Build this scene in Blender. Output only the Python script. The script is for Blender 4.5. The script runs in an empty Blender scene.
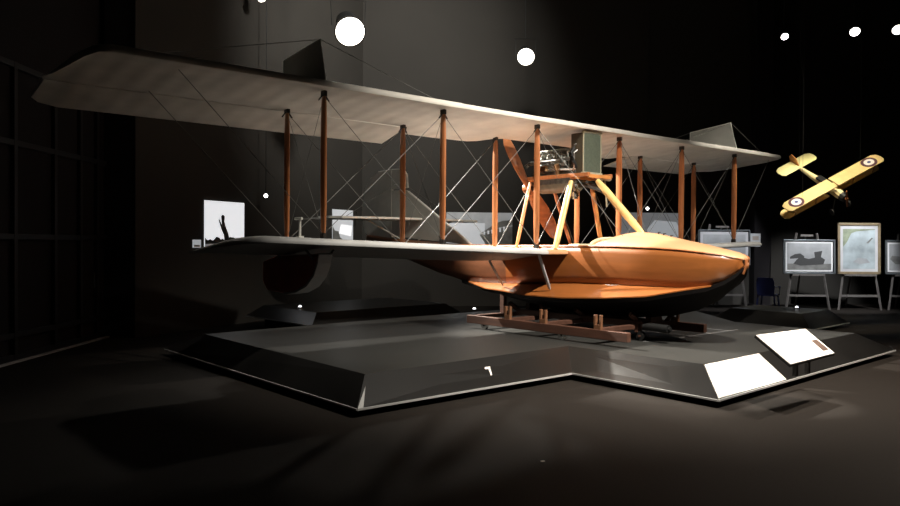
import bpy, bmesh, math, random
from mathutils import Vector, Matrix
random.seed(4)
PI = math.pi
S = bpy.context.scene
COL = S.collection
S.view_settings.view_transform = 'Standard'
try: S.view_settings.look = 'None'
except Exception: pass
S.view_settings.gamma = 1.0
S.view_settings.exposure = 0.0
S.view_settings.use_curve_mapping = False

# ------------------------------------------------------------ materials
def mat(name, col, rough=.6, metal=0, noise=0, nscale=8, stretch=(1, 1, 1), bump=0, bscale=40,
        coat=0, emit=None, estr=0, spec=.5, trans=0, col2=None):
    m = bpy.data.materials.new(name); m.use_nodes = True
    nt = m.node_tree; b = nt.nodes['Principled BSDF']
    b.inputs['Base Color'].default_value = (*col, 1)
    b.inputs['Roughness'].default_value = rough
    b.inputs['Metallic'].default_value = metal
    b.inputs['Specular IOR Level'].default_value = spec
    b.inputs['Coat Weight'].default_value = coat
    b.inputs['Coat Roughness'].default_value = .12
    b.inputs['Transmission Weight'].default_value = trans
    if emit:
        b.inputs['Emission Color'].default_value = (*emit, 1); b.inputs['Emission Strength'].default_value = estr
    if noise or bump:
        tc = nt.nodes.new('ShaderNodeTexCoord'); mp = nt.nodes.new('ShaderNodeMapping')
        mp.inputs['Scale'].default_value = stretch
        nt.links.new(tc.outputs['Object'], mp.inputs['Vector'])
    if noise:
        n = nt.nodes.new('ShaderNodeTexNoise'); n.inputs['Scale'].default_value = nscale
        n.inputs['Detail'].default_value = 6
        nt.links.new(mp.outputs[0], n.inputs['Vector'])
        r = nt.nodes.new('ShaderNodeValToRGB')
        c2 = col2 or tuple(min(1, c * (1 + noise)) for c in col)
        c1 = tuple(c * (1 - noise) for c in col)
        r.color_ramp.elements[0].position = .3; r.color_ramp.elements[1].position = .7
        r.color_ramp.elements[0].color = (*c1, 1); r.color_ramp.elements[1].color = (*c2, 1)
        nt.links.new(n.outputs['Fac'], r.inputs['Fac']); nt.links.new(r.outputs[0], b.inputs['Base Color'])
    if bump:
        n2 = nt.nodes.new('ShaderNodeTexNoise'); n2.inputs['Scale'].default_value = bscale
        nt.links.new(mp.outputs[0], n2.inputs['Vector'])
        bp = nt.nodes.new('ShaderNodeBump'); bp.inputs['Strength'].default_value = bump; bp.inputs['Distance'].default_value = .02
        nt.links.new(n2.outputs['Fac'], bp.inputs['Height']); nt.links.new(bp.outputs[0], b.inputs['Normal'])
    return m

def fabric_mat(name, col):
    """doped linen: soft grey with the ribs showing as ridges every 0.3 m"""
    m = mat(name, col, .6, noise=.13, nscale=2.2)
    nt = m.node_tree; b = nt.nodes['Principled BSDF']
    tc = nt.nodes.new('ShaderNodeTexCoord'); w = nt.nodes.new('ShaderNodeTexWave')
    w.wave_type = 'BANDS'; w.bands_direction = 'X'; w.wave_profile = 'SIN'
    w.inputs['Scale'].default_value = 1.05; w.inputs['Distortion'].default_value = .25
    w.inputs['Detail'].default_value = 1
    nt.links.new(tc.outputs['Object'], w.inputs['Vector'])
    bp = nt.nodes.new('ShaderNodeBump'); bp.inputs['Strength'].default_value = .22; bp.inputs['Distance'].default_value = .04
    nt.links.new(w.outputs['Fac'], bp.inputs['Height']); nt.links.new(bp.outputs[0], b.inputs['Normal'])
    return m

M = {}
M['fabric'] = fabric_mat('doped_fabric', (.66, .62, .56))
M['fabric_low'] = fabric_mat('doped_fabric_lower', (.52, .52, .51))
M['fabric_under'] = mat('shaded_under_fabric', (.13, .13, .125), .6, noise=.1)  # wing fabric darkened underneath: shade put into the colour, cuts bounce
M['tailfab'] = mat('tail_fabric', (.45, .45, .41), .6, noise=.1, nscale=3)
M['tailrim'] = mat('tail_rim', (.85, .84, .78), .4)
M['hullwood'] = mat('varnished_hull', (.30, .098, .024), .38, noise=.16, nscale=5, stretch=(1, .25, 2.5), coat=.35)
M['hullaft'] = mat('shaded_aft_hull', (.13, .045, .016), .45, noise=.2, nscale=5, stretch=(1, .25, 2.5), coat=.2)  # hull wood in a darker copy, paints the dim light on the aft side
M['deckwood'] = mat('pale_deck_ply', (.60, .33, .17), .4, noise=.08, nscale=3, stretch=(1, .4, 1), coat=.3)
M['strut'] = mat('mahogany_strut', (.42, .15, .055), .35, noise=.2, nscale=6, stretch=(3, 3, .5), coat=.4)
M['spruce'] = mat('spruce_strut', (.78, .52, .20), .4, noise=.1, nscale=6, stretch=(3, 3, .5), coat=.3)
M['orangewood'] = mat('orange_wood', (.60, .24, .07), .4, noise=.15, nscale=6, coat=.3)
M['prop'] = mat('propeller_wood', (.40, .15, .06), .35, noise=.25, nscale=5, stretch=(1, 1, 3), coat=.4)
M['cradlepost'] = mat('cradle_post', (.17, .075, .035), .6, noise=.2)
M['cradle'] = mat('cradle_timber', (.085, .036, .022), .6, noise=.25, nscale=5, stretch=(3, .4, 3))
M['blackhull'] = mat('black_bottom_paint', (.005, .004, .004), .6, spec=.15)
M['redfloat'] = mat('dark_red_float', (.42, .11, .09), .5, noise=.2, nscale=3)
M['floatedge'] = mat('grey_float_edge', (.5, .5, .5), .5)
M['wire'] = mat('steel_cable', (.12, .118, .11), .5, .2)
M['fitting'] = mat('dark_fitting', (.05, .045, .04), .4, .6)
M['engine'] = mat('engine_iron', (.10, .10, .09), .45, .6, noise=.4, nscale=12)
M['enginelite'] = mat('engine_alloy', (.24, .25, .22), .55, .2, noise=.6, nscale=25)
M['tank'] = mat('oil_pan', (.13, .12, .09), .5, .2, noise=.2)
M['copper'] = mat('copper_pipe', (.35, .2, .1), .3, .9)
M['radiator'] = mat('radiator_green', (.085, .10, .075), .5, noise=.15, nscale=20, bump=.3, bscale=80)
M['radside'] = mat('radiator_side', (.05, .04, .025), .5)
M['brass'] = mat('pale_brass', (.5, .46, .34), .35, .3)
M['chrome'] = mat('bright_metal', (.7, .7, .68), .25, .9)
M['rubber'] = mat('black_rubber', (.005, .005, .005), .6)
M['whiteplastic'] = mat('white_wheel', (.75, .75, .72), .4)
M['floor'] = mat('dark_carpet', (.020, .0165, .014), .75, noise=.12, nscale=30, bump=.15, bscale=150, spec=.1)
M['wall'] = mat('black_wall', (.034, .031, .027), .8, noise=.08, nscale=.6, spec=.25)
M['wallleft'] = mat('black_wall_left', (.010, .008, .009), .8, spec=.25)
M['ceiling'] = mat('black_ceiling', (.012, .012, .012), .9)
M['gate'] = mat('dark_gate_steel', (.009, .008, .010), .5, .3)
M['platform'] = mat('platform_top', (.036, .036, .034), .42, noise=.10, nscale=1.2, bump=.02, bscale=20, spec=.22)
M['fascia'] = mat('platform_fascia', (.012, .0115, .011), .30, noise=.3, nscale=.8, spec=.5)
M['plinth'] = mat('platform_plinth', (.004, .004, .004), .9)
M['trim'] = mat('pale_edge_trim', (.48, .48, .47), .5)
M['tile'] = mat('tile_joint', (.30, .30, .31), .5)
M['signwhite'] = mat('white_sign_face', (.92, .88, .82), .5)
M['signpink'] = mat('sign_tint', (.80, .62, .30), .5)
M['signpic'] = mat('sign_picture', (.09, .05, .035), .5, noise=.4, nscale=15)
M['signtext'] = mat('sign_text', (.45, .38, .33), .6)
M['dark'] = mat('dark_metal', (.02, .02, .02), .5, .4)
M['paper'] = mat('photo_paper', (.62, .62, .64), .5, noise=.15, nscale=1.2)
M['paperhot'] = mat('photo_white', (.9, .9, .9), .5)
M['photogrey'] = mat('photo_grey', (.22, .22, .21), .5, noise=.35, nscale=4)
M['photomid'] = mat('photo_mid', (.42, .43, .44), .5, noise=.2, nscale=3)
M['photodark'] = mat('photo_dark', (.06, .06, .06), .6)
M['boxwhite'] = mat('lightbox_white', (.9, .9, .9), .5, emit=(.95, .97, 1), estr=.75)
M['boxpale'] = mat('lightbox_pale', (.6, .6, .62), .5, noise=.15, nscale=1.2, emit=(.9, .95, 1), estr=.30)
M['boxmid'] = mat('lightbox_mid', (.42, .43, .44), .5, noise=.2, nscale=3, emit=(.9, .93, .97), estr=.12)
M['paint'] = mat('painting_sky', (.42, .48, .50), .5, noise=.35, nscale=2.2)
M['paintgreen'] = mat('painting_green', (.30, .34, .24), .5, noise=.3, nscale=5)
M['frameblack'] = mat('black_frame', (.03, .03, .035), .4)
M['framesilver'] = mat('silver_frame', (.20, .22, .23), .35, .4)
M['frameoak'] = mat('oak_frame', (.26, .20, .12), .5, noise=.15)
M['easel'] = mat('grey_easel_wood', (.17, .155, .145), .6, noise=.15)
M['chair'] = mat('blue_plastic', (.06, .08, .30), .35)
M['yellowfab'] = mat('clear_doped_linen', (.80, .60, .26), .55, noise=.08, nscale=6)
M['tailyellow'] = mat('pale_linen', (.85, .80, .38), .55)
M['fuseyellow'] = mat('fuselage_linen', (.85, .72, .38), .55)
M['roundred'] = mat('roundel_ring', (.09, .03, .045), .55)
M['roundwhite'] = mat('roundel_white', (.85, .80, .78), .55)
M['roundblue'] = mat('roundel_dot', (.06, .08, .25), .55)
M['lens'] = mat('lamp_lens', (1, 1, 1), .5, emit=(1, .93, .80), estr=5)
M['lenscool'] = mat('lamp_lens_cool', (1, 1, 1), .5, emit=(1, .97, .92), estr=9)
M['lenssmall'] = mat('lamp_lens_small', (1, 1, 1), .5, emit=(.95, .97, 1), estr=3)
M['housing'] = mat('lamp_housing', (.02, .02, .02), .5, .5)
M['leather'] = mat('pale_coaming_leather', (.72, .60, .38), .6)

# ------------------------------------------------------------ mesh helpers
def link(o, parent=None):
    COL.objects.link(o)
    if parent is not None: o.parent = parent
    return o

def obj(name, bm, m, parent=None, smooth=False, bevel=0, autosm=None):
    bmesh.ops.recalc_face_normals(bm, faces=bm.faces[:])
    me = bpy.data.meshes.new(name); bm.to_mesh(me); bm.free()
    for mm in (m if isinstance(m, (list, tuple)) else [m]): me.materials.append(mm)
    o = bpy.data.objects.new(name, me); link(o, parent)
    if smooth:
        for p in me.polygons: p.use_smooth = True
        try: me.set_sharp_from_angle(angle=math.radians(autosm or 35))
        except Exception: pass
    if bevel:
        b = o.modifiers.new('bevel', 'BEVEL'); b.width = bevel; b.segments = 2; b.limit_method = 'ANGLE'
    return o

def tag(o, label=None, cat=None, group=None, kind=None):
    if label: o['label'] = label
    if cat: o['category'] = cat
    if group: o['group'] = group
    if kind: o['kind'] = kind
    return o

def thing(name, label, cat, loc=(0, 0, 0), rotz=0, group=None):
    o = bpy.data.objects.new(name, None); COL.objects.link(o)
    o.empty_display_size = .2
    o.location = loc; o.rotation_euler = (0, 0, rotz)
    return tag(o, label, cat, group)

def box(bm, c, s, R=None, mi=0):
    r = bmesh.ops.create_cube(bm, size=1)
    for v in r['verts']:
        p = Vector((v.co.x * s[0], v.co.y * s[1], v.co.z * s[2]))
        if R is not None: p = R @ p
        v.co = p + Vector(c)
    if mi:
        for f in {f for v in r['verts'] for f in v.link_faces}: f.material_index = mi

def frame_of(d):
    d = Vector(d).normalized()
    up = Vector((0, 0, 1)) if abs(d.z) < .95 else Vector((0, 1, 0))
    a = d.cross(up).normalized(); b = a.cross(d).normalized()
    return a, b, d

def tube(bm, pts, r, n=8, cap=True, radii=None):
    pts = [Vector(p) for p in pts]; rings = []
    for i, p in enumerate(pts):
        d = (pts[min(i + 1, len(pts) - 1)] - pts[max(i - 1, 0)])
        a, b, _ = frame_of(d)
        rr = radii[i] if radii else r
        rings.append([bm.verts.new(p + a * (rr * math.cos(2 * PI * k / n)) + b * (rr * math.sin(2 * PI * k / n))) for k in range(n)])
    for i in range(len(rings) - 1):
        for k in range(n):
            bm.faces.new((rings[i][k], rings[i][(k + 1) % n], rings[i + 1][(k + 1) % n], rings[i + 1][k]))
    if cap:
        bm.faces.new(rings[0][::-1]); bm.faces.new(rings[-1])

def loft(bm, rings, cap=True, closed=True):
    R = [[bm.verts.new(p) for p in ring] for ring in rings]
    n = len(R[0])
    for i in range(len(R) - 1):
        for k in range(n if closed else n - 1):
            try: bm.faces.new((R[i][k], R[i][(k + 1) % n], R[i + 1][(k + 1) % n], R[i + 1][k]))
            except ValueError: pass
    if cap and closed:
        bm.faces.new(R[0][::-1]); bm.faces.new(R[-1])
    return R

def prism(bm, poly, z0, z1):
    a = [bm.verts.new((p[0], p[1], z0)) for p in poly]; b = [bm.verts.new((p[0], p[1], z1)) for p in poly]
    n = len(poly)
    bm.faces.new(a[::-1]); bm.faces.new(b)
    for k in range(n): bm.faces.new((a[k], a[(k + 1) % n], b[(k + 1) % n], b[k]))

def sbar(bm, p0, p1, w, t, axis=(0, 1, 0), taper=.55, n=12):
    """streamlined bar: elliptical section, chord w along axis, thickness t, tapering at both ends"""
    p0, p1 = Vector(p0), Vector(p1); d = (p1 - p0).normalized()
    a = Vector(axis); a = (a - d * a.dot(d)).normalized(); b = d.cross(a)
    rings = []
    for s, k in ((0, taper), (.08, .85), (.2, 1), (.8, 1), (.92, .85), (1, taper)):
        c = p0.lerp(p1, s)
        rings.append([c + a * (w / 2 * k * math.cos(2 * PI * j / n)) + b * (t / 2 * k * math.sin(2 * PI * j / n)) for j in range(n)])
    loft(bm, rings)

def panel_vert(bm, poly, x, t):
    """polygon in the local y-z plane at x, thickness t"""
    a = [bm.verts.new((x - t / 2, p[0], p[1])) for p in poly]; b = [bm.verts.new((x + t / 2, p[0], p[1])) for p in poly]
    n = len(poly); bm.faces.new(a[::-1]); bm.faces.new(b)
    for k in range(n): bm.faces.new((a[k], a[(k + 1) % n], b[(k + 1) % n], b[k]))

# ------------------------------------------------------------ camera (eye 1.9 m above the floor)
cd = bpy.data.cameras.new('camera'); cam = bpy.data.objects.new('camera', cd); COL.objects.link(cam)
cd.sensor_width = 36; cd.lens = 36 * 762.72 / 900; cd.clip_end = 200
cam.matrix_world = Matrix.Translation((0, 0, 1.9)) @ Matrix.Rotation(PI / 2 - .0133, 4, 'X') @ Matrix.Rotation(.0068, 4, 'Z')
S.camera = cam

# ------------------------------------------------------------ room
def struct(name, bm, m, parent=None, label=None, **k):
    o = obj(name, bm, m, parent, **k)
    if parent is None: o['kind'] = 'structure'
    return o

bm = bmesh.new(); box(bm, (5, 11.5, -.05), (26, 32, .1)); struct('floor', bm, M['floor'])
bm = bmesh.new(); box(bm, (5, 11.5, 10.55), (26, 32, .1)); struct('ceiling', bm, M['ceiling'])
def wallseg(name, p, q, m, t=.2, h=10.5):
    p = Vector((p[0], p[1], 0)); q = Vector((q[0], q[1], 0)); d = q - p
    n = Vector((-d.y, d.x, 0)).normalized()
    bm = bmesh.new()
    c = (p + q) / 2 + n * t / 2
    R = Matrix.Rotation(math.atan2(d.y, d.x), 3, 'Z')
    box(bm, (c.x, c.y, h / 2), (d.length, t, h), R)
    return struct(name, bm, m)
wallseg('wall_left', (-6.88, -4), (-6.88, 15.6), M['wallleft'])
wallseg('wall_back_left', (-6.14, 14.87), (-2.60, 22.5), M['wall'])
wallseg('wall_back', (-2.60, 22.5), (17.8, 25.56), M['wall'])
wallseg('wall_right', (17.8, 25.56), (17.8, -4), M['wall'])
wallseg('wall_front', (17.8, -4), (-6.88, -4), M['wall'])
# dark pillar between the two left walls, second pillar near the easels
bm = bmesh.new(); box(bm, (-6.46, 15.22, 5.25), (.62, .62, 10.5)); struct('trim_1', bm, M['wallleft'], bevel=.01)
bm = bmesh.new(); box(bm, (9.35, 23.0, 5.25), (.5, .4, 10.5)); box(bm, (9.35, 23.0, .06), (.56, .46, .12)); struct('trim_2', bm, M['wallleft'], bevel=.01)
# sliding steel gate on the left wall
gate = bpy.data.objects.new('door_1', None); COL.objects.link(gate); gate['kind'] = 'structure'
gate.location = (-6.8, 13.0, 0)
bm = bmesh.new(); box(bm, (0, 0, 2.3), (.05, 4.6, 4.5)); obj('door_panel', bm, M['wallleft'], gate)
bm = bmesh.new()
for z in (.08, .42, 1.95, 3.4, 4.6): box(bm, (.05, 0, z), (.07, 4.7, .09))
for y in (-2.3, -1.2, 0, .9, 1.55, 2.3): box(bm, (.05, y, 2.35), (.08, .09, 4.6))
obj('door_frame', bm, M['gate'], gate, bevel=.006)
bm = bmesh.new(); box(bm, (.1, 1.35, 1.15), (.04, .04, .3)); obj('door_handle', bm, M['chrome'], gate, bevel=.005)
bm = bmesh.new(); box(bm, (.12, 0, .02), (.06, 5.2, .03)); obj('floor_track', bm, M['floatedge'], gate)

# ------------------------------------------------------------ display platforms
def platform(name, label, bottom, top, zb=.10, zt=.40, joints=None):
    r = thing(name, label, 'platform', (*Vector(bottom[0]).xy.to_3d().xy, 0)) if False else thing(name, label, 'platform', (bottom[0][0], bottom[0][1], 0))
    ox, oy = bottom[0]
    bt = [Vector((p[0] - ox, p[1] - oy, zb)) for p in bottom]; tp = [Vector((p[0] - ox, p[1] - oy, zt)) for p in top]
    n = len(bt)
    cx = sum((v for v in bt), Vector()) / n
    # deck
    bm = bmesh.new()
    a = [bm.verts.new(v) for v in tp]; b = [bm.verts.new(v - Vector((0, 0, .02))) for v in tp]
    bm.faces.new(a); bm.faces.new(b[::-1])
    for k in range(n): bm.faces.new((a[k], b[k], b[(k + 1) % n], a[(k + 1) % n]))
    bmesh.ops.triangulate(bm, faces=[f for f in bm.faces if len(f.verts) > 4])
    obj('deck', bm, M['platform'], r)
    # sloping sides
    for k in range(n):
        bm = bmesh.new()
        q = [bt[k], bt[(k + 1) % n], tp[(k + 1) % n], tp[k]]
        nr = (q[1] - q[0]).cross(q[3] - q[0]).normalized() * .018
        if nr.z < 0: nr = -nr
        A = [bm.verts.new(v) for v in q]; B = [bm.verts.new(v - nr) for v in q]
        bm.faces.new(A); bm.faces.new(B[::-1])
        for i in range(4): bm.faces.new((A[i], B[i], B[(i + 1) % 4], A[(i + 1) % 4]))
        obj('side_panel', bm, M['fascia'], r)
    # bright trim line
    bm = bmesh.new()
    for k in range(n):
        p, q = bt[k], bt[(k + 1) % n]; d = q - p
        box(bm, ((p + q) / 2) + Vector((0, 0, -.008)), (d.length, .022, .022), Matrix.Rotation(math.atan2(d.y, d.x), 3, 'Z'))
    obj('edge_trim', bm, M['trim'], r)
    # recessed plinth
    bm = bmesh.new()
    # inset each top corner a little towards the inside
    ins = []
    for k in range(n):
        p = tp[k]; e0 = (tp[k] - tp[k - 1]).normalized(); e1 = (tp[(k + 1) % n] - tp[k]).normalized()
        n0 = Vector((-e0.y, e0.x, 0)); n1 = Vector((-e1.y, e1.x, 0))
        ins.append(p + (n0 + n1) * .02)
    a = [bm.verts.new((v.x, v.y, 0)) for v in ins]; b = [bm.verts.new((v.x, v.y, zt - .021)) for v in ins]
    for k in range(n): bm.faces.new((a[k], a[(k + 1) % n], b[(k + 1) % n], b[k]))
    obj('plinth', bm, M['plinth'], r)
    return r

mb = [(-4.74, 12.68), (-.99, 8.21), (1.71, 10.59), (3.12, 8.82), (7.71, 13.16), (6.05, 15.1), (6.05, 18.3), (4.6, 20.4), (2.0, 18.7), (-1.55, 15.3)]
mt = [(-3.95, 12.30), (-.96, 8.67), (1.74, 11.16), (3.19, 9.56), (6.95, 13.05), (5.55, 14.85), (5.55, 18.15), (4.5, 19.8), (2.15, 18.1), (-1.25, 14.95)]
plat = platform('display_platform', 'large low black angular platform with sloping sides carrying the flying boat', mb, mt)
ox, oy = mb[0]
# thin joint lines between glossy deck tiles, and the small white arrow mark on the side
bm = bmesh.new()
def dline(p, q, w=.018, z=.4015):
    p = Vector((p[0] - ox, p[1] - oy, z)); q = Vector((q[0] - ox, q[1] - oy, z)); d = q - p
    box(bm, (p + q) / 2, (d.length, w, .003), Matrix.Rotation(math.atan2(d.y, d.x), 3, 'Z'))
u = Vector((.75, .66)); w = Vector((-.66, .75))
o0 = Vector((3.3, 11.9))
for k in range(5):
    a = o0 + w * (k * .62) - u * .3; b = o0 + w * (k * .62) + u * 2.4
    dline(a, b)
for k in range(5):
    a = o0 + u * (k * .6 - .3); b = a + w * 2.4
    dline(a, b)
for k in range(0):
    a = Vector((-.4, 10.0)) + w * (k * .9) + u * .2; dline(a, a + u * 2.0, .012)
obj('tile_joint', bm, M['tile'], plat)
def on_side(B0, B1, T0, T1, s, h, off=.004):
    zb, zt = .1, .4
    p = Vector((*B0, zb)).lerp(Vector((*B1, zb)), s); q = Vector((*T0, zt)).lerp(Vector((*T1, zt)), s)
    n = (Vector((*B1, zb)) - Vector((*B0, zb))).cross(Vector((*T0, zt)) - Vector((*B0, zb))).normalized()
    return p.lerp(q, h) + n * off - Vector((ox, oy, 0))
bm = bmesh.new()
F = lambda s, h: on_side(mb[1], mb[2], mt[1], mt[2], s, h, .005)
for quad in ([(.528, .66), (.556, .66), (.556, .56), (.528, .60)], [(.546, .60), (.556, .60), (.566, .36), (.558, .36)]):
    bm.faces.new([bm.verts.new(F(*q)) for q in quad])
obj('arrow_mark', bm, M['signwhite'], plat)['label'] = 'small white arrow mark'
# white panel lying on the right front slope
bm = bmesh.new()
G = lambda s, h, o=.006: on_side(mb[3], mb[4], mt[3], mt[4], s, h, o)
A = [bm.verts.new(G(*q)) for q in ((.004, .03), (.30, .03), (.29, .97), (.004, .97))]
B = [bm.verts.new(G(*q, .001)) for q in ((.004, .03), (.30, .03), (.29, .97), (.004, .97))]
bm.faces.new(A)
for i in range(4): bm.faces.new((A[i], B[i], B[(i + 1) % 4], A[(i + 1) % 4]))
obj('slope_panel', bm, M['signwhite'], plat)['label'] = 'blank white panel on the sloping side'
# corner highlight strip at the near left corner
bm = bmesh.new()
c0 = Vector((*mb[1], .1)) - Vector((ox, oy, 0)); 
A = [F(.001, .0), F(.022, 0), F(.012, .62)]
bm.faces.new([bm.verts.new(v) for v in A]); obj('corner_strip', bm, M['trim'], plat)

platform('rear_platform', 'long dark platform behind the near left wing with a bright edge line', [(-4.55, 17.0), (-2.70, 14.95), (.3, 17.9), (-1.6, 20.0)],
         [(-4.15, 17.0), (-2.68, 15.35), (-.1, 17.9), (-1.65, 19.6)], .25, .48)
platform('side_platform', 'small dark low platform with bright edge in front of the easels', [(7.68, 16.19), (9.36, 17.83), (7.7, 19.7), (6.15, 18.1)],
         [(7.72, 16.7), (8.85, 17.83), (7.7, 19.15), (6.65, 18.05)])

# small light buttons set into the platform decks
up = None
for i, (x, y, lab) in enumerate([(-3.2, 16.3, 'small round light set in the dark platform behind the left wing'),
                      (4.9, 18.6, 'small round light on the main platform behind the hull bow'),
                      (8.2, 18.0, 'small round light on the low platform before the chair'),
                      (.55, 17.0, 'small round light on the main platform under the tail')]):
    if up is None:
        t = thing('floor_light', lab, 'light', (x, y, .48), group='small lights set in the platforms')
        bm = bmesh.new(); tube(bm, [(0, 0, 0), (0, 0, .03)], .06, 16); obj('housing', bm, M['chrome'], t)
        bm = bmesh.new(); bmesh.ops.create_uvsphere(bm, u_segments=12, v_segments=8, radius=.035)
        for v in bm.verts: v.co.z = max(v.co.z, 0) + .03
        obj('lens', bm, M['lenssmall'], t); up = t
    else:
        t = up.copy(); COL.objects.link(t); t.location = (x, y, .4); t['label'] = lab
        for ch in list(up.children):
            c = ch.copy(); COL.objects.link(c); c.parent = t

# ------------------------------------------------------------ the flying boat
YAW = .703; INC = math.tan(.0977)
CX, CY = 2.2753, 13.4018
boat = thing('flying_boat', 'large biplane flying boat with varnished orange hull and pale fabric wings on the black platform', 'aircraft', (CX, CY, .4), YAW)
boat.location = (CX, CY, 0)
ZU, ZL = 3.857, 1.815
def zu(x): return ZU + .0034 * max(0, abs(x) - 1.1)
def zl(x): return ZL + (.033 if x < 0 else .034) * max(0, abs(x) - 1.1)

PROF = [(0, .004), (.003, .020), (.012, .034), (.04, .046), (.1, .058), (.2, .067), (.32, .070), (.5, .060), (.7, .040), (.88, .018), (1, .002)]
LOWP = [(.88, -.002), (.7, .006), (.5, .012), (.32, .013), (.2, .010), (.1, .002), (.04, -.006), (.012, -.010), (.003, -.007)]
def section(xl, yl, xt, yt, zf, zoff, tk=1.0, slope=INC, y0=0):
    L = 1.75; out = []
    for c, h in PROF + LOWP:
        x = xl + (xt - xl) * c; y = yl + (yt - yl) * c
        out.append(Vector((x, y, zf(x) + zoff - slope * (y - y0) + h * L * tk)))
    return out
def wing(name, m, sts, zf, zoff, parent, tk=1.0):
    bm = bmesh.new()
    loft(bm, [section(a, b, c, d, zf, zoff, tk * k) for a, b, c, d, k in sts])
    bmesh.ops.recalc_face_normals(bm, faces=bm.faces[:])
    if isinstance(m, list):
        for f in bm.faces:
            if f.normal.z < -.6: f.material_index = 1  # undersides get the painted-in shade
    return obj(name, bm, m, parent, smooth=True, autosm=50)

LE, TE, HG = -.29, 1.52, 1.10
up_sts = [(-8.24, .85, -8.30, 1.0, .1), (-8.17, .45, -8.27, HG, .4), (-8.10, .0, -8.22, HG, .7), (-8.02, -.23, -8.16, HG, .9), (-7.9, LE, -8.0, HG, 1), (-7.64, LE, -7.64, HG, 1), (-6, LE, -6, HG, 1), (-4.5, LE, -4.5, HG, 1), (-2.98, LE, -2.98, HG, 1),
          (-2.92, LE, -2.7, TE, 1), (-2, LE, -2, TE, 1), (-1.35, LE, -1.35, TE - .04, 1), (-1.2, LE, -1.2, 1.38, 1), (-1.05, LE, -1.05, 1.12, 1), (-.9, LE, -.9, 1.03, 1),
          (.9, LE, .9, 1.03, 1), (1.05, LE, 1.05, 1.12, 1), (1.2, LE, 1.2, 1.38, 1), (1.35, LE, 1.35, TE - .04, 1), (2, LE, 2, TE, 1),
          (2.7, LE, 2.7, TE, 1), (2.98, LE, 2.98, HG, 1), (4.5, LE, 4.5, HG, 1), (6.2, LE, 6.2, HG, 1), (6.22, LE, 6.24, 1.8, 1), (6.7, LE, 6.6, 1.75, 1),
          (6.85, -.15, 6.9, 1.6, .7), (6.98, .15, 7.02, 1.3, .35), (7.04, .45, 7.06, 1.0, .1)]
upw = wing('upper_wing', M['fabric'], up_sts, zu, .0, boat)
def aileron(x0, x1, yt):
    bm = bmesh.new()
    droop = INC + .10
    rings = []
    for x, k in (((x0, .72), (x0 + .10, .88), (x0 + .35, 1)) if x0 < 0 else ((x0, 1), (x0 + .04, 1))) + ((x1 - .04, 1), (x1, 1)):
        r = []
        for c, h in ((0, .012), (.08, .03), (.5, .02), (1, .002), (.5, -.008), (.08, -.014), (0, -.005)):
            y = HG + .03 + (yt - HG - .03) * c * k
            r.append(Vector((x + (.16 * c if x > x0 + .5 and x0 < 0 else 0), y, zu(x) - INC * HG - droop * (y - HG) + h * 1.2 + .01)))
        rings.append(r)
    loft(bm, rings)
    a = obj('aileron', bm, M['fabric'], boat, smooth=True, autosm=50); a['label'] = 'drooping aileron behind the upper wing'
aileron(-8.26, -3.0, 2.0); aileron(3.02, 6.18, 1.9)

lw_sts = lambda s: [(s * a, b, s * c, d, k) for a, b, c, d, k in
    [(6.30, .6, 6.45, 1.3, .12), (6.24, .1, 6.42, 1.44, .5), (6.15, -.14, 6.38, 1.5, .85), (6.0, -.21, 6.2, 1.52, 1), (5, -.21, 5, 1.52, 1), (3, -.21, 3, 1.52, 1), (1.6, -.21, 1.6, 1.52, 1), (1.02, -.21, 1.02, 1.4, 1)]]
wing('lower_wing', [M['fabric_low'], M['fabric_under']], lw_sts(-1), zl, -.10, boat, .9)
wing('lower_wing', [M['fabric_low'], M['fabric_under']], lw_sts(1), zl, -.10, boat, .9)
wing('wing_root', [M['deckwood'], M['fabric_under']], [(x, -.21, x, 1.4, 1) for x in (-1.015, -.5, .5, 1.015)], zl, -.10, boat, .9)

# interplane struts
XS = [1.1019, 3.1323, 5.1735]
for s in (-1, 1):
    for xs in XS:
        for y in (0, 1.0):
            x = s * xs
            b0 = Vector((x, y, zl(x) - INC * y + .03 - .03)); t0 = Vector((x, y, zu(x) - INC * y + .015))
            bm = bmesh.new(); sbar(bm, b0, t0, .125, .06)
            st = obj('wing_strut', bm, M['strut'], boat, smooth=True)
            for c, e in ((b0, 1), (t0, -1)):
                bm = bmesh.new(); box(bm, c + Vector((0, 0, e * .035)), (.045, .09, .07))
                for q in (-1, 1): tube(bm, [c + Vector((0, 0, e * .03)), c + Vector((q * .08, 0, e * .13))], .009, 6)
                obj('strut_fitting', bm, M['fitting'], st)
# bracing cables
def cable(p, q, r=.0045):
    bm = bmesh.new(); tube(bm, [p, q], r, 6); obj('bracing_wire', bm, M['wire'], boat)
def zt_(x, y): return zu(x) - INC * y + .0
def zb_(x, y): return zl(x) - INC * y + .0
for s in (-1, 1):
    prs = [(XS[0], XS[1]), (XS[1], XS[2])]
    for y in (0, 1.0):
        for a, b in prs:
            for q in (0,):
                cable((s * a, y + q, zb_(s * a, y) + .05), (s * b, y + q, zt_(s * b, y) - .05))
            cable((s * a, y, zt_(s * a, y) - .05), (s * b, y, zb_(s * b, y) + .05))
        cable((s * XS[2], y, zb_(s * XS[2], y) + .05), (s * (7.1 if s < 0 else 6.7), y, zt_(s * 7, y)))
    for x in XS[1:]:
        cable((s * x, 0, zb_(s * x, 0) + .05), (s * x, 1, zt_(s * x, 1) - .05), .003)
        cable((s * x, 1, zb_(s * x, 1) + .05), (s * x, 0, zt_(s * x, 0) - .05), .003)
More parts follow.
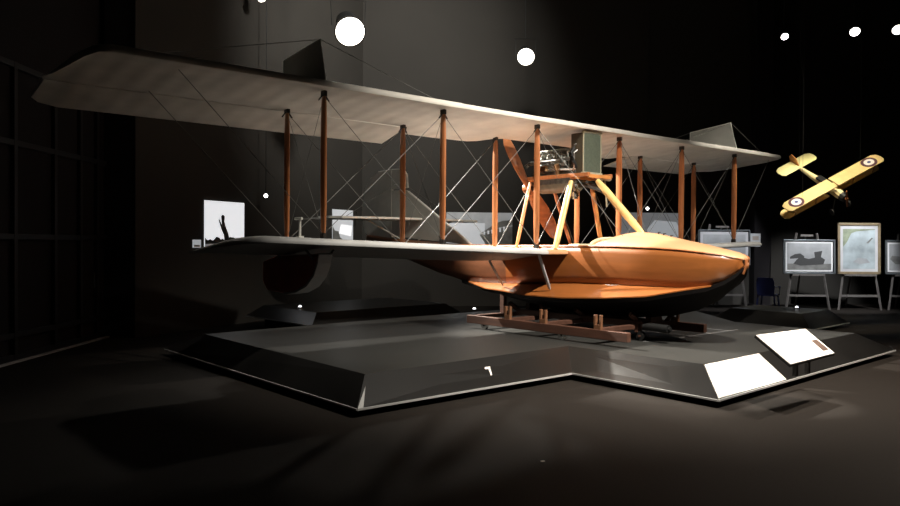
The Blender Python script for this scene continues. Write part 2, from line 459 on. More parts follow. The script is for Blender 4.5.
for s in (-1, 1):
    cable((s * XS[0], 0, zt_(XS[0], 0) - .05), (s * .35, .2, 3.0)); cable((s * XS[0], 0, zb_(XS[0], 0) + .05), (s * .33, 0, 2.95))
    cable((s * XS[0], 1, zb_(XS[0], 1) + .05), (s * .33, .9, 2.95))
    cable((s * XS[0], 0, zt_(XS[0], 0) - .05), (s * .3, -1.2, 1.98), .005)

# kingpost panels standing on the upper wing over the outer struts
for s in (-1, 1):
    x = s * XS[2]; z0 = zu(x)
    fx = [(-.06, z0 + .09), (.10, z0 + .71), (1.1, z0 + .60), (1.1, z0 - .02)]
    bm = bmesh.new(); panel_vert(bm, fx, x, .012)
    kp = obj('fin_panel', bm, M['tailfab'], boat)
    kp['label'] = 'square upright fabric panel above the wing'
    bm = bmesh.new(); r3 = [(x, a, b) for a, b in fx]
    tube(bm, r3[:3] + [r3[3]], .012, 8); obj('panel_rim', bm, M['tailrim'], kp)
    cable((x, .10, z0 + .71), (s * XS[1], 0, zu(s * XS[1]) + .11), .005)
    cable((x, .10, z0 + .71), (s * (7.6 if s < 0 else 6.7), 0.1, zu(7) + .1), .005)
    cable((x, 1.1, z0 + .60), (s * XS[1], 1, zu(s * XS[1])), .005)

# ---- hull
ST = [ # y, sheer half width, sheer z, side-foot half width, foot z, keel z
    (-3.10, .08, 1.69, .05, 1.60, 1.57), (-3.04, .20, 1.71, .13, 1.50, 1.44), (-2.90, .30, 1.75, .22, 1.38, 1.25),
    (-2.68, .39, 1.78, .31, 1.30, 1.06), (-2.35, .46, 1.815, .39, 1.26, .90), (-1.9, .50, 1.84, .46, 1.26, .78), (-1.2, .52, 1.86, .50, 1.26, .70),
    (-.3, .52, 1.86, .51, 1.25, .68), (.6, .52, 1.855, .51, 1.21, .70), (1.3, .51, 1.845, .50, 1.16, .80), (2.0, .47, 1.84, .45, 1.14, .93),
    (2.7, .41, 1.84, .38, 1.17, 1.05), (3.5, .34, 1.86, .31, 1.28, 1.20), (4.4, .27, 1.90, .24, 1.47, 1.42), (5.4, .19, 1.96, .16, 1.68, 1.65), (6.5, .08, 2.05, .06, 1.92, 1.90)]
bm = bmesh.new()
for s in (-1, 1):
    rings = []
    for y, wt, zs, wc, zc, zk in ST:
        rings.append([Vector((s * (wt + (wc - wt) * h + .03 * math.sin(PI * h)), y, zs + (zc - zs) * h)) for h in (0, .2, .4, .6, .8, 1)])
    loft(bm, rings, cap=False, closed=False)
bmesh.ops.remove_doubles(bm, verts=bm.verts[:], dist=.0005)
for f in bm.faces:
    if f.calc_center_median().y > 1.3: f.material_index = 1  # aft faces take the darkened copy, shade held in the colour
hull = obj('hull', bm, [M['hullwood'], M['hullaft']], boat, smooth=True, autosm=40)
sm = hull.modifiers.new('solid', 'SOLIDIFY'); sm.thickness = .015; sm.offset = 0
hull['label'] = 'varnished orange-brown plywood hull sides'
bm = bmesh.new(); tube(bm, [(0, -3.11, 1.69), (0, -3.11, 1.60), (0, -3.06, 1.48)], .024, 8); obj('stem_post', bm, M['strut'], hull)
for s in (-1, 1):
    bm = bmesh.new(); tube(bm, [(s * (a[1] + .008), a[0], a[2]) for a in ST], .014, 6)
    obj('gunwale_strip', bm, M['strut'], hull)
# sponson (flat flaring chine deck)
SP = [ # y, inner x, inner z, outer x, outer z
    (-2.75, .33, 1.31, .34, 1.305), (-2.35, .39, 1.26, .54, 1.22), (-1.9, .46, 1.255, .72, 1.12), (-1.2, .50, 1.25, .85, 1.06), (-.4, .51, 1.24, .92, 1.02), (.5, .51, 1.20, .92, 1.02),
    (1.0, .50, 1.175, .87, 1.055), (1.6, .485, 1.155, .76, 1.07), (2.1, .46, 1.145, .58, 1.12), (2.45, .42, 1.15, .43, 1.148)]
for s in (-1, 1):
    bm = bmesh.new(); rings = []
    for y, xi, zi, xo, zo in SP:
        rings.append([Vector((s * (xi - .02), y, zi)), Vector((s * (xi + (xo - xi) * .5), y, zi + (zo - zi) * .46)), Vector((s * xo, y, zo)), Vector((s * xo, y, zo - .018)), Vector((s * (xi - .02), y, zi - .02))])
    loft(bm, rings)
    spn = obj('sponson', bm, M['hullwood'], boat, smooth=True, autosm=25); spn['label'] = 'flaring orange chine deck along the hull'
# planing bottom, black
def spo(y):
    for i in range(len(SP) - 1):
        if SP[i][0] <= y <= SP[i + 1][0]:
            t = (y - SP[i][0]) / (SP[i + 1][0] - SP[i][0]); return [SP[i][k] + (SP[i + 1][k] - SP[i][k]) * t for k in range(5)]
    return None
bm = bmesh.new(); rings = []
for y, wt, zs, wc, zc, zk in ST:
    if y > 2.8: break
    q = spo(y)
    if q: ex, ez = q[3], q[4] - .02
    else: ex, ez = wc + .012, zc - .0
    rings.append([Vector((-ex, y, ez)), Vector((-ex * .97, y, ez - .06)), Vector((-ex * .5, y, zk + (ez - zk) * .38)), Vector((0, y, zk)), Vector((ex * .5, y, zk + (ez - zk) * .38)), Vector((ex * .97, y, ez - .06)), Vector((ex, y, ez))])
loft(bm, rings, cap=False, closed=False)
lastv = rings[-1]; bm.faces.new([bm.verts.new(v) for v in lastv])
bot = obj('planing_bottom', bm, M['blackhull'], boat, smooth=True, autosm=40); bot['label'] = 'black painted planing bottom'
bm = bmesh.new(); rings = []
for y, wt, zs, wc, zc, zk in ST:
    if y < 2.0: continue
    rings.append([Vector((-wc, y, zc)), Vector((0, y, zk)), Vector((wc, y, zc))])
loft(bm, rings, cap=False, closed=False); obj('tail_bottom', bm, M['hullaft'], boat)
# decks
def deck(name, y0, y1, m, hump):
    bm = bmesh.new(); rings = []
    ys = [y0 + (y1 - y0) * i / 24 for i in range(25)]
    for y in ys:
        for i in range(len(ST) - 1):
            if ST[i][0] <= y <= ST[i + 1][0]:
                t = (y - ST[i][0]) / (ST[i + 1][0] - ST[i][0]); wd = ST[i][1] + (ST[i + 1][1] - ST[i][1]) * t; z = ST[i][2] + (ST[i + 1][2] - ST[i][2]) * t
        h = hump(y)
        rings.append([Vector((wd * math.sin(a), y, z + h * (math.cos(a) ** 1.3 if math.cos(a) > 0 else 0))) for a in [(-90 + 180 * k / 16) * PI / 180 for k in range(17)]])
    loft(bm, rings, cap=False, closed=False)
    bm.faces.new([bm.verts.new(v) for v in rings[0]]); bm.faces.new([bm.verts.new(v) for v in rings[-1]])
    bmesh.ops.remove_doubles(bm, verts=bm.verts[:], dist=.0005)
    return obj(name, bm, m, boat, smooth=True, autosm=50)
def interp(tab, y):
    for i in range(len(tab) - 1):
        if tab[i][0] <= y <= tab[i + 1][0]:
            t = (y - tab[i][0]) / (tab[i + 1][0] - tab[i][0]); t = t * t * (3 - 2 * t) if tab[i][2] else t
            return tab[i][1] + (tab[i + 1][1] - tab[i][1]) * t
    return 0
deck('fore_deck', -3.1, -.66, M['deckwood'], lambda y: interp([(-3.1, .02, 0), (-3.0, .045, 0), (-2.6, .075, 0), (-2.0, .15, 0), (-1.6, .225, 0), (-1.3, .245, 0), (-1.0, .21, 0), (-.8, .14, 0), (-.66, .10, 0)], y))['label'] = 'pale humped foredeck'
deck('aft_deck', .15, 6.5, M['hullwood'], lambda y: .03)
bm = bmesh.new(); box(bm, (0, -.25, 1.5), (.9, .8, .04)); box(bm, (0, .05, 1.68), (.9, .04, .36)); obj('cockpit_floor', bm, M['fitting'], boat)
bm = bmesh.new(); box(bm, (0, -.15, 1.62), (.7, .3, .06)); box(bm, (0, .0, 1.74), (.7, .06, .22)); obj('seat', bm, M['leather'], boat, bevel=.02)
bm = bmesh.new()
tube(bm, [(.50 * math.sin(a), -.66 + .25 * max(0, -math.cos(a)) - .0, 1.875 + .115 * max(0, math.cos(a))) for a in [(-90 + 15 * k) * PI / 180 for k in range(13)]], .028, 8)
tube(bm, [(-.50, -.66, 1.875), (-.51, -.45, 1.875), (-.5, -.2, 1.87)], .024, 8); tube(bm, [(.50, -.66, 1.875), (.51, -.45, 1.875), (.5, -.2, 1.87)], .024, 8)
obj('cockpit_coaming', bm, M['leather'], boat, smooth=True)
bm = bmesh.new()
for y, z in ((-1.62, 2.07), (-1.72, 2.05), (-1.85, 2.02)):
    bm = bmesh.new(); tube(bm, [(0, y, z - .05), (0, y, z + .02)], .010, 6); box(bm, (0, y - .012, z + .02), (.03, .04, .012)); obj('deck_cleat', bm, M['fitting'], boat)
# wing to sponson struts
for s in (-1, 1):
    bm = bmesh.new(); sbar(bm, (s * 1.08, -.02, 1.76), (s * .78, -.02, 1.12), .07, .035); obj('sponson_strut', bm, M['floatedge'], boat, smooth=True)
    bm = bmesh.new(); sbar(bm, (s * 1.08, 1.2, 1.64), (s * .70, 1.2, 1.13), .06, .03); obj('sponson_strut', bm, M['floatedge'], boat, smooth=True)

# ---- engine mount
def mount(p, q, m, w=.075, t=.06):
    bm = bmesh.new(); sbar(bm, p, q, w, t, taper=.7); return obj('engine_strut', bm, m, boat, smooth=True)
mount((-.30, -.05, 2.98), (-.78, -.13, 1.81), M['spruce'], .12, .09)['label'] = 'pale yellow engine strut'
mount((-.30, .92, 3.0), (-.75, .82, 1.80), M['orangewood'])
mount((.30, .0, 2.98), (.76, .10, 1.80), M['orangewood'], .09, .07)
mount((.30, .92, 3.0), (.75, .82, 1.80), M['strut'])
mount((-.05, -.42, 2.98), (-.05, -1.36, 2.06), M['spruce'], .13, .11)['label'] = 'pale yellow diagonal engine strut'
for s in (-1, 1):
    bm = bmesh.new(); box(bm, (s * .30, .26, 3.075), (.06, 1.42, .065)); obj('engine_bearer', bm, M['strut'], boat, bevel=.008)
bm = bmesh.new()
for y in (-.42, -.05, .92): box(bm, (0, y, 3.05), (.6, .06, .06))
obj('bearer_crosspiece', bm, M['orangewood'], boat, bevel=.006)
# engine
bm = bmesh.new(); box(bm, (0, .48, 3.07), (.36, 1.05, .24)); eng = obj('engine', bm, M['engine'], boat, bevel=.03)
bm = bmesh.new(); loft(bm, [[Vector((.17 * math.sin(a) * k, y, 2.97 + (.16 if math.cos(a) < 0 else .02) * math.cos(a) * k)) for a in [2 * PI * j / 16 for j in range(16)]] for y, k in ((.0, .7), (.06, 1), (.9, 1), (.96, .7))])
obj('oil_pan', bm, M['tank'], eng, smooth=True)
for i in range(6):
    y = .10 + i * .155
    bm = bmesh.new()
    tube(bm, [(0, y, 3.16), (0, y, 3.46)], .062, 16)
    for k in range(4): tube(bm, [(0, y, 3.2 + k * .055), (0, y, 3.215 + k * .055)], .07, 16)
    tube(bm, [(0, y, 3.46), (0, y, 3.50), (0, y, 3.53)], .05, 14, radii=[.064, .055, .03])
    obj('cylinder', bm, M['enginelite'], eng, smooth=True)
bm = bmesh.new()
for i in range(6):
    y = .10 + i * .155
    for s in (-1, 1):
        tube(bm, [(s * .03, y + .02, 3.50), (s * .10, y + .02, 3.56), (s * .11, y, 3.30), (s * .12, y, 3.16)], .010, 6)
    box(bm, (0, y, 3.56), (.17, .035, .03))
tube(bm, [(0, .02, 3.585), (0, .98, 3.585)], .022, 8)
obj('valve_gear', bm, M['enginelite'], eng)
bm = bmesh.new()
for i in range(6):
    y = .10 + i * .155
    tube(bm, [(-.05, y, 3.40), (-.13, y, 3.42), (-.19, y + .04, 3.38)], .024, 8)
tube(bm, [(-.19, .05, 3.38), (-.20, .5, 3.37), (-.20, 1.05, 3.36), (-.24, 1.1, 3.3)], .036, 10)
obj('exhaust_manifold', bm, M['engine'], eng, smooth=True)
bm = bmesh.new()
tube(bm, [(-.13, .04, 3.56), (-.17, -.02, 3.62), (-.1, -.09, 3.66)], .018, 8)
tube(bm, [(-.15, .02, 3.15), (-.20, -.03, 3.3), (-.20, -.03, 3.48), (-.12, -.08, 3.55)], .018, 8)
tube(bm, [(-.16, .9, 3.2), (-.2, .5, 3.22), (-.2, .1, 3.2), (-.12, -.08, 3.2)], .02, 8)
obj('water_pipe', bm, M['chrome'], eng, smooth=True)
bm = bmesh.new(); tube(bm, [(-.2, .35, 3.22), (-.24, .35, 3.30)], .05, 12); tube(bm, [(-.2, .35, 3.3), (-.2, .35, 3.1)], .035, 10); box(bm, (-.24, .65, 3.24), (.08, .14, .1)); obj('carburettor', bm, M['copper'], eng, smooth=True)
bm = bmesh.new(); tube(bm, [(0, 1.0, 2.93), (0, 1.22, 2.93)], .05, 12); tube(bm, [(0, 1.17, 2.93), (0, 1.19, 2.93)], .12, 16); obj('propeller_shaft', bm, M['fitting'], eng)
rr = random.Random(7)
for i in range(6):
    y = .10 + i * .155
    bm = bmesh.new(); tube(bm, [(-.06, y + .05, 3.5), (-.14, y + .07, 3.56 + .03 * rr.random()), (-.19, y + .02, 3.48), (-.17, y, 3.24)], .013, 6)
    tube(bm, [(-.08, y, 3.27), (-.15, y + .03, 3.30)], .028, 8)
    obj('intake_pipe', bm, M['enginelite'], eng, smooth=True)
bm = bmesh.new(); bmesh.ops.create_uvsphere(bm, u_segments=14, v_segments=10, radius=.085)
for v in bm.verts: v.co += Vector((-.17, .22, 3.33))
obj('magneto', bm, M['engine'], eng, smooth=True)
bm = bmesh.new(); tube(bm, [(-.1, -.0, 3.66), (-.2, .02, 3.5), (-.22, -.02, 3.35), (-.14, -.05, 3.22)], .03, 10); obj('water_hose', bm, M['rubber'], eng, smooth=True)
# starter tubes under the front
bm = bmesh.new()
tube(bm, [(-.2, -.12, 2.95), (-.1, -.45, 2.83), (-.02, -.60, 2.76)], .03, 8); tube(bm, [(-.08, -.2, 2.97), (.02, -.5, 2.84), (.06, -.64, 2.76)], .03, 8)
obj('exhaust_stub', bm, M['fitting'], eng, smooth=True)
bm = bmesh.new(); tube(bm, [(-.12, .02, 2.94), (-.12, .02, 2.68)], .06, 12); tube(bm, [(-.12, .02, 2.80), (-.12, .02, 2.72)], .085, 12); tube(bm, [(-.2, -.05, 2.85), (-.05, .1, 2.7)], .02, 6); obj('fuel_pump', bm, M['chrome'], eng, smooth=True)
# radiator
bm = bmesh.new(); box(bm, (.07, -.20, 3.47), (.44, .02, .68)); rad = obj('radiator', bm, M['radiator'], boat, bevel=.006)
rad['label'] = 'tall dark green honeycomb radiator'
bm = bmesh.new(); box(bm, (.07, -.05, 3.47), (.46, .26, .70)); obj('radiator_shell', bm, M['radside'], rad, bevel=.012)
bm = bmesh.new()
box(bm, (.07, -.20, 3.835), (.50, .05, .035)); box(bm, (.07, -.20, 3.115), (.50, .07, .05))
for s in (-1, 1): box(bm, (.07 + s * .235, -.205, 3.47), (.012, .025, .70))
obj('radiator_frame', bm, M['brass'], rad, bevel=.005)
bm = bmesh.new(); tube(bm, [(.1, -.25, 3.08), (.36, -.27, 3.06)], .04, 10); tube(bm, [(.30, -.27, 3.06), (.44, -.30, 3.05)], .05, 10); tube(bm, [(.34, -.27, 3.05), (.38, -.29, 2.55)], .014, 6)
obj('radiator_pipe', bm, M['brass'], rad, smooth=True)
# propeller
hub = Vector((-.04, 1.2, 2.93))
bm = bmesh.new()
for tipp in (Vector((-.68, 1.2, 3.82)), Vector((.74, 1.2, 2.03))):
    d = (tipp - hub); L = d.length; d.normalize(); sd = Vector((0, 1, 0)).cross(d).normalized()
    rings = []
    for s, wd, th, tw in ((0, .15, .12, .5), (.12, .18, .09, .45), (.25, .26, .06, .35), (.5, .32, .04, .25), (.75, .30, .028, .2), (.92, .24, .018, .15), (1.0, .12, .01, .12)):
        c = hub + d * (L * s); ax = sd * math.cos(tw) + Vector((0, 1, 0)) * math.sin(tw); nn = d.cross(ax)
        rings.append([c + ax * (wd / 2 * math.cos(2 * PI * j / 14)) + nn * (th / 2 * math.sin(2 * PI * j / 14)) for j in range(14)])
    loft(bm, rings)
tube(bm, [hub + Vector((0, -.06, 0)), hub + Vector((0, .08, 0))], .10, 16)
obj('propeller', bm, M['prop'], boat, smooth=True, autosm=60)['label'] = 'brown wooden pusher propeller'

# ---- tail
bm = bmesh.new(); finp = [(2.85, 1.86), (4.96, 3.02), (5.02, 3.08), (5.60, 3.10), (5.60, 2.05)]
panel_vert(bm, finp, 0, .04); fin = obj('tail_fin', bm, M['tailfab'], boat)
bm = bmesh.new(); tube(bm, [(0, 2.83, 1.86), (0, 4.97, 3.04)], .026, 8); obj('fin_leading_edge', bm, M['tailrim'], fin)
bm = bmesh.new(); rud = [(5.0, 3.14), (5.03, 3.42), (5.16, 3.56), (5.6, 3.58), (6.15, 3.56), (6.45, 3.45), (6.68, 3.2), (6.80, 2.8), (6.82, 2.5), (6.7, 2.15), (6.3, 1.95), (5.66, 1.98), (5.64, 3.13)]
panel_vert(bm, rud, 0, .045); rd = obj('rudder', bm, M['tailfab'], boat)
bm = bmesh.new(); tube(bm, [(0, a, b) for a, b in rud[0:5]], .02, 8); obj('rudder_rim', bm, M['tailrim'], rd)
bm = bmesh.new(); tube(bm, [(0, a, b) for a, b in rud[4:10]], .012, 8); obj('rudder_rim', bm, M['tailfab'], rd)
bm = bmesh.new(); box(bm, (0, 5.62, 2.8), (.06, .05, 1.6)); obj('rudder_post', bm, M['tailfab'], rd)
TZ = 2.42
def flat(name, poly, z, t, m, inc=0):
    bm = bmesh.new(); prism(bm, poly, z - t / 2, z + t / 2); o = obj(name, bm, m, boat, bevel=.01); return o
flat('tailplane', [(-2.05, 5.45), (-2.05, 5.0), (-1.9, 4.75), (-.6, 4.45), (.6, 4.45), (1.9, 4.75), (2.05, 5.0), (2.05, 5.45)], TZ, .05, M['tailrim'])
for s in (-1, 1):
    flat('elevator', [(s * .1, 5.47), (s * 1.95, 5.47), (s * 2.0, 5.6), (s * 1.95, 5.9), (s * 1.8, 6.0), (s * .6, 6.0), (s * .1, 5.75)], TZ, .035, M['tailfab'])
    bm = bmesh.new(); tube(bm, [(s * .22, 4.9, 1.95), (s * 1.2, 4.9, TZ - .02)], .016, 8); obj('tail_strut', bm, M['tailfab'], boat)
    bm = bmesh.new(); tube(bm, [(0, 5.3, 3.3), (s * 1.6, 5.1, TZ + .02)], .005, 6); obj('bracing_wire', bm, M['wire'], boat)
    bm = bmesh.new(); tube(bm, [(s * 1.1, 5.47, TZ), (s * 1.1, 5.47, TZ - .16)], .01, 6); tube(bm, [(s * 1.1, 5.47, TZ), (s * 1.1, 5.40, TZ + .16)], .01, 6); obj('control_horn', bm, M['fitting'], boat)

# ---- wing-tip floats
for s in (-1, 1):
    fx0 = s * 5.0; w2 = .10
    prof = [(-.10, 1.70), (.10, 1.68), (.18, 1.50), (.42, 1.34), (.80, 1.22), (1.2, 1.16), (1.75, 1.17), (1.95, 1.3), (1.95, 1.60), (.9, 1.72)]
    prof = [(.24, 1.74), (.27, 1.62), (.38, 1.44), (.58, 1.29), (.88, 1.19), (1.2, 1.15), (1.75, 1.17), (1.9, 1.3), (1.9, 1.60), (1.5, 1.69)]
    bm = bmesh.new(); panel_vert(bm, prof, fx0, 2 * w2)
    fl = obj('wing_float', bm, M['redfloat'], boat, bevel=.03); fl['label'] = 'dark red wing-tip float'
    bm = bmesh.new(); rings = []
    for a, b in prof[:6]:
        rings.append([Vector((fx0 - w2 * 1.04, a - .015, b - .012)), Vector((fx0 + w2 * 1.04, a - .015, b - .012)), Vector((fx0 + w2 * 1.04, a + .012, b + .012)), Vector((fx0 - w2 * 1.04, a + .012, b + .012))])
    loft(bm, rings); obj('float_nose_strip', bm, M['floatedge'], fl)
    bm = bmesh.new()
    for y in (.38, 1.3):
        for q in (-1, 1): tube(bm, [(fx0 + q * .1, y, 1.66), (fx0 + q * .22, y, 1.79)], .016, 6)
    obj('float_bracket', bm, M['fitting'], fl)
# pitot mast on the near lower wing
bm = bmesh.new(); px, py = -5.52, .0
tube(bm, [(px, py, zl(px) - .01), (px, py, zl(px) + .23)], .016, 8); tube(bm, [(px, py - .05, zl(px) + .24), (px, py + .12, zl(px) + .24)], .018, 8); box(bm, (px, py, zl(px)), (.07, .08, .03))
obj('pitot_mast', bm, M['tailrim'], boat)
cable((px, 0, zl(px) + .23), (-XS[2], 0, zl(XS[2]) + .26), .004)

# ------------------------------------------------------------ cradle (on wheels, standing on the platform)
RX = {-1: -1.4, 1: .6}
cr = thing('wheeled_cradle', 'low brown timber trolley on small wheels carrying the hull', 'trolley', (CX, CY, .404), YAW)
for s in (-1, 1):
    bm = bmesh.new(); box(bm, (RX[s], -.38, .155), (.09, 3.45, .14)); obj('side_rail', bm, M['cradle'], cr, bevel=.008)
    for y in (.35, -.45, -1.55):
        bm = bmesh.new(); box(bm, (RX[s], y - .05, .33), (.05, .035, .22)); box(bm, (RX[s], y + .05, .33), (.05, .04, .22)); box(bm, (RX[s], y, .26), (.06, .12, .07)); obj('upright', bm, M['cradlepost'], cr, bevel=.004)
    for y, mm in ((.92, 'chrome'), (-.85, 'whiteplastic')):
        bm = bmesh.new(); tube(bm, [(RX[s] - .022, y, .075), (RX[s] + .022, y, .075)], .075, 20); wl = obj('wheel', bm, M[mm], cr, smooth=True)
        bm = bmesh.new(); tube(bm, [(RX[s] - .03, y, .075), (RX[s] + .03, y, .075)], .02, 10); obj('axle', bm, M['fitting'], wl)
    if s > 0: continue
    bm = bmesh.new(); tube(bm, [(s * .5 - .03, -1.66, .075), (s * .5 + .03, -1.66, .075)], .075, 20); wl = obj('wheel', bm, M['rubber'], cr, smooth=True)
    bm = bmesh.new(); box(bm, (s * .5, -1.60, .19), (.10, .06, .12)); tube(bm, [(s * .5 - .05, -1.66, .075), (s * .5 + .05, -1.66, .075)], .02, 8); obj('fork', bm, M['cradle'], wl)
    bm = bmesh.new(); box(bm, (s * .45, -.4, .25), (.10, 2.9, .10)); obj('keel_rail', bm, M['cradle'], cr, bevel=.006)
for y in (1.1, .35, -.45, -1.55):
    bm = bmesh.new(); box(bm, (-.40, y, .21), (2.0, .10, .07)); obj('cross_beam', bm, M['cradle'], cr, bevel=.006)
for y, kz in ((1.1, .38), (.35, .285), (-.45, .275), (-1.55, .335)):
    for s in (-1, 1):
        bm = bmesh.new(); R = Matrix.Rotation(-s * .35, 3, 'Y')
        zt0 = .62 if abs(y) < 1 else .66
        a, b = Vector((s * .35, y, .25)), Vector((s * .62, y, .41)); 
        tube(bm, [a, b], .045, 4); obj('chock', bm, M['cradle'], cr)
    bm = bmesh.new(); box(bm, (0, y, (.245 + kz) / 2), (.3, .1, kz - .245)); obj('keel_block', bm, M['cradle'], cr)
for s in (-1, 1):
    bm = bmesh.new(); box(bm, (s * .78, 1.1, .42), (.08, .10, .34)); obj('rear_post', bm, M['cradle'], cr, bevel=.006)
bm = bmesh.new(); tube(bm, [(-.5, -1.72, .23), (-.5, -2.16, .22)], .062, 14); tube(bm, [(-.5, -2.16, .22), (-.5, -2.2, .22)], .03, 10); obj('tow_roller', bm, M['rubber'], cr, smooth=True)

# ------------------------------------------------------------ reading-rail sign on the right front slope
sg = thing('information_sign', 'white tilted reading sign with a small brown picture, on the front edge of the platform', 'sign', (4.28, 9.35, 0))
cs = [Vector((3.62, 9.02, .83)), Vector((4.55, 9.74, .83)), Vector((4.72, 9.32, .58)), Vector((3.76, 8.39, .58))]
cs = [c - Vector((4.28, 9.35, 0)) for c in cs]
def quadpanel(name, cs, uv, m, parent, t=.02, off=0):
    n = (cs[1] - cs[0]).cross(cs[3] - cs[0]).normalized()
    if n.z < 0: n = -n
    P = lambda u, v: cs[0].lerp(cs[1], u).lerp(cs[3].lerp(cs[2], u), v) + n * off
    bm = bmesh.new(); A = [bm.verts.new(P(*q)) for q in uv]; B = [bm.verts.new(P(*q) - n * t) for q in uv]
    k = len(uv); bm.faces.new(A); bm.faces.new(B[::-1])
    for i in range(k): bm.faces.new((A[i], B[i], B[(i + 1) % k], A[(i + 1) % k]))
    return obj(name, bm, m, parent)
quadpanel('backing_board', cs, [(0, 0), (1, 0), (1, 1), (0, 1)], M['dark'], sg, .03)
quadpanel('sign_face', cs, [(.01, .01), (.99, .01), (.99, .99), (.01, .99)], M['signwhite'], sg, .004, .005)
quadpanel('sign_picture', cs, [(.83, .45), (.96, .45), (.96, .85), (.83, .85)], M['signpic'], sg, .002, .0075)
quadpanel('heading_stripe', cs, [(.02, .05), (.6, .05), (.6, .075), (.02, .075)], M['signtext'], sg, .002, .0072)
quadpanel('emblem', cs, [(.86, .22), (.90, .22), (.90, .34), (.86, .34)], M['signpink'], sg, .002, .0072)
bm = bmesh.new()
box(bm, (-.12, -.20, .48), (.05, .05, .30), Matrix.Rotation(.72, 3, 'Z')); obj('support_post', bm, M['dark'], sg)
bm = bmesh.new(); box(bm, (.12, .0, .48), (.05, .05, .30), Matrix.Rotation(.72, 3, 'Z')); obj('support_post', bm, M['dark'], sg)

# ------------------------------------------------------------ wall photographs
def placed(name, label, cat, p, q, z0, z1, grp=None, off=.03):
    """a flat thing mounted between floor points p and q; local x runs p to q, y is depth, z up"""
    a = math.atan2(q[1] - p[1], q[0] - p[0])
    n = Vector((math.sin(a), -math.cos(a)))
    c = Vector(p) + n * off
    t = thing(name, label, cat, (c.x, c.y, z0), a, grp)
    return t, math.hypot(q[0] - p[0], q[1] - p[1]), z1 - z0
def plate(name, m, parent, poly, y=-.001, t=.004):
    bm = bmesh.new(); a = [bm.verts.new((p[0], y, p[1])) for p in poly]; b = [bm.verts.new((p[0], y + t, p[1])) for p in poly]
    k = len(poly); bm.faces.new(a); bm.faces.new(b[::-1])
    for i in range(k): bm.faces.new((a[i], b[i], b[(i + 1) % k], a[(i + 1) % k]))
    return obj(name, bm, m, parent)
def rect(x0, x1, z0, z1): return [(x0, z0), (x1, z0), (x1, z1), (x0, z1)]

t, W, Hh = placed('wall_photograph', 'large white-toned photograph of a leaning mast above a crowd, leftmost on the wall', 'photograph', (-5.35, 16.58), (-4.81, 17.73), 1.78, 2.79)
plate('photo_panel', M['boxwhite'], t, rect(0, W, 0, Hh), 0, .028)
plate('ground_tone', M['boxmid'], t, rect(0, W, 0, .14), -.003)
plate('crowd', M['photodark'], t, [(0, .06), (0, .20)] + [(W * (k / 26), .13 + .10 * random.random()) for k in range(1, 26)] + [(W, .22), (W, .08)], -.006)
plate('leaning_mast', M['photodark'], t, [(.48 * W, .1), (.62 * W, .1), (.57 * W, .30), (.50 * W, .46), (.47 * W, .56), (.48 * W, .68), (.43 * W, .72), (.39 * W, .68), (.40 * W, .58), (.41 * W, .48), (.34 * W, .62), (.33 * W, .58), (.40 * W, .38), (.46 * W, .26)], -.009)
t, W, Hh = placed('caption_card', 'small pale caption card left of the leftmost wall photograph', 'card', (-5.50, 16.26), (-5.40, 16.47), 1.76, 1.93)
plate('card_face', M['boxpale'], t, rect(0, W, 0, Hh), 0, .02)
plate('text_block', M['signtext'], t, rect(W * .12, W * .88, Hh * .1, Hh * .35), -.002)
t, W, Hh = placed('wall_photograph', 'hazy grey and white photograph on the wall behind the near left wing struts', 'photograph', (-3.27, 21.08), (-2.83, 22.02), 1.72, 2.81)
plate('photo_panel', M['boxpale'], t, rect(0, W, 0, Hh), 0, .028)
plate('tree_shape', M['photogrey'], t, [(0, 0), (W * .55, 0), (W * .48, .25), (W * .35, .32), (W * .28, .48), (W * .1, .5), (0, .62)], -.003)
plate('bright_sky', M['boxwhite'], t, [(W * .3, .42), (W * .9, .35), (W * .95, .65), (W * .4, .68)], -.003)
t, W, Hh = placed('wall_photograph', 'wide photograph of a shed reflected in water, on the wall behind the tail', 'photograph', (-.12, 22.87), (1.88, 23.17), 1.55, 2.82)
plate('photo_panel', M['boxmid'], t, rect(0, W, 0, Hh), 0, .028)
plate('bright_water', M['boxpale'], t, rect(0, W * .58, 0, .95), -.003)
plate('shed_roof', M['photogrey'], t, [(W * .50, .62), (W * .75, .95), (W * .85, 1.03), (W, 1.05), (W, .90), (W * .8, .82)], -.006)
plate('shed_wall', M['photogrey'], t, [(W * .5, .60), (W * .8, .80), (W, .86), (W, .3), (W * .6, .3)], -.005)
for k in range(6):
    plate('shed_window', M['boxpale'], t, rect(W * (.56 + .06 * k), W * (.585 + .06 * k), .60 + .022 * k, .70 + .03 * k), -.0085)
t, W, Hh = placed('wall_photograph', 'wide bright misty photograph on the wall behind the raised foredeck', 'photograph', (5.27, 23.68), (7.28, 23.98), 1.55, 2.88)
plate('photo_panel', M['boxmid'], t, rect(0, W, 0, Hh), 0, .028)
plate('mist', M['boxpale'], t, [(W * .5, .5), (W * .9, .45), (W * .98, .75), (W * .9, 1.05), (W * .55, 1.1), (W * .42, .8)], -.003)
t, W, Hh = placed('caption_card', 'pale caption card on the pillar beyond the hull bow', 'card', (8.97, 22.80), (9.27, 22.80), 1.85, 2.24, off=.02)
plate('card_face', M['boxmid'], t, rect(0, W, 0, Hh), 0, .02); plate('text_block', M['signtext'], t, rect(W * .2, W * .8, Hh * .5, Hh * .8), -.002)
t, W, Hh = placed('caption_card', 'small grey caption card low on the wall behind the near left wing strut', 'card', (-3.62, 20.30), (-3.45, 20.68), 1.78, 2.0)
plate('card_face', M['photogrey'], t, rect(0, W, 0, Hh), 0, .02); plate('text_block', M['signtext'], t, rect(W * .2, W * .8, Hh * .4, Hh * .7), -.002)

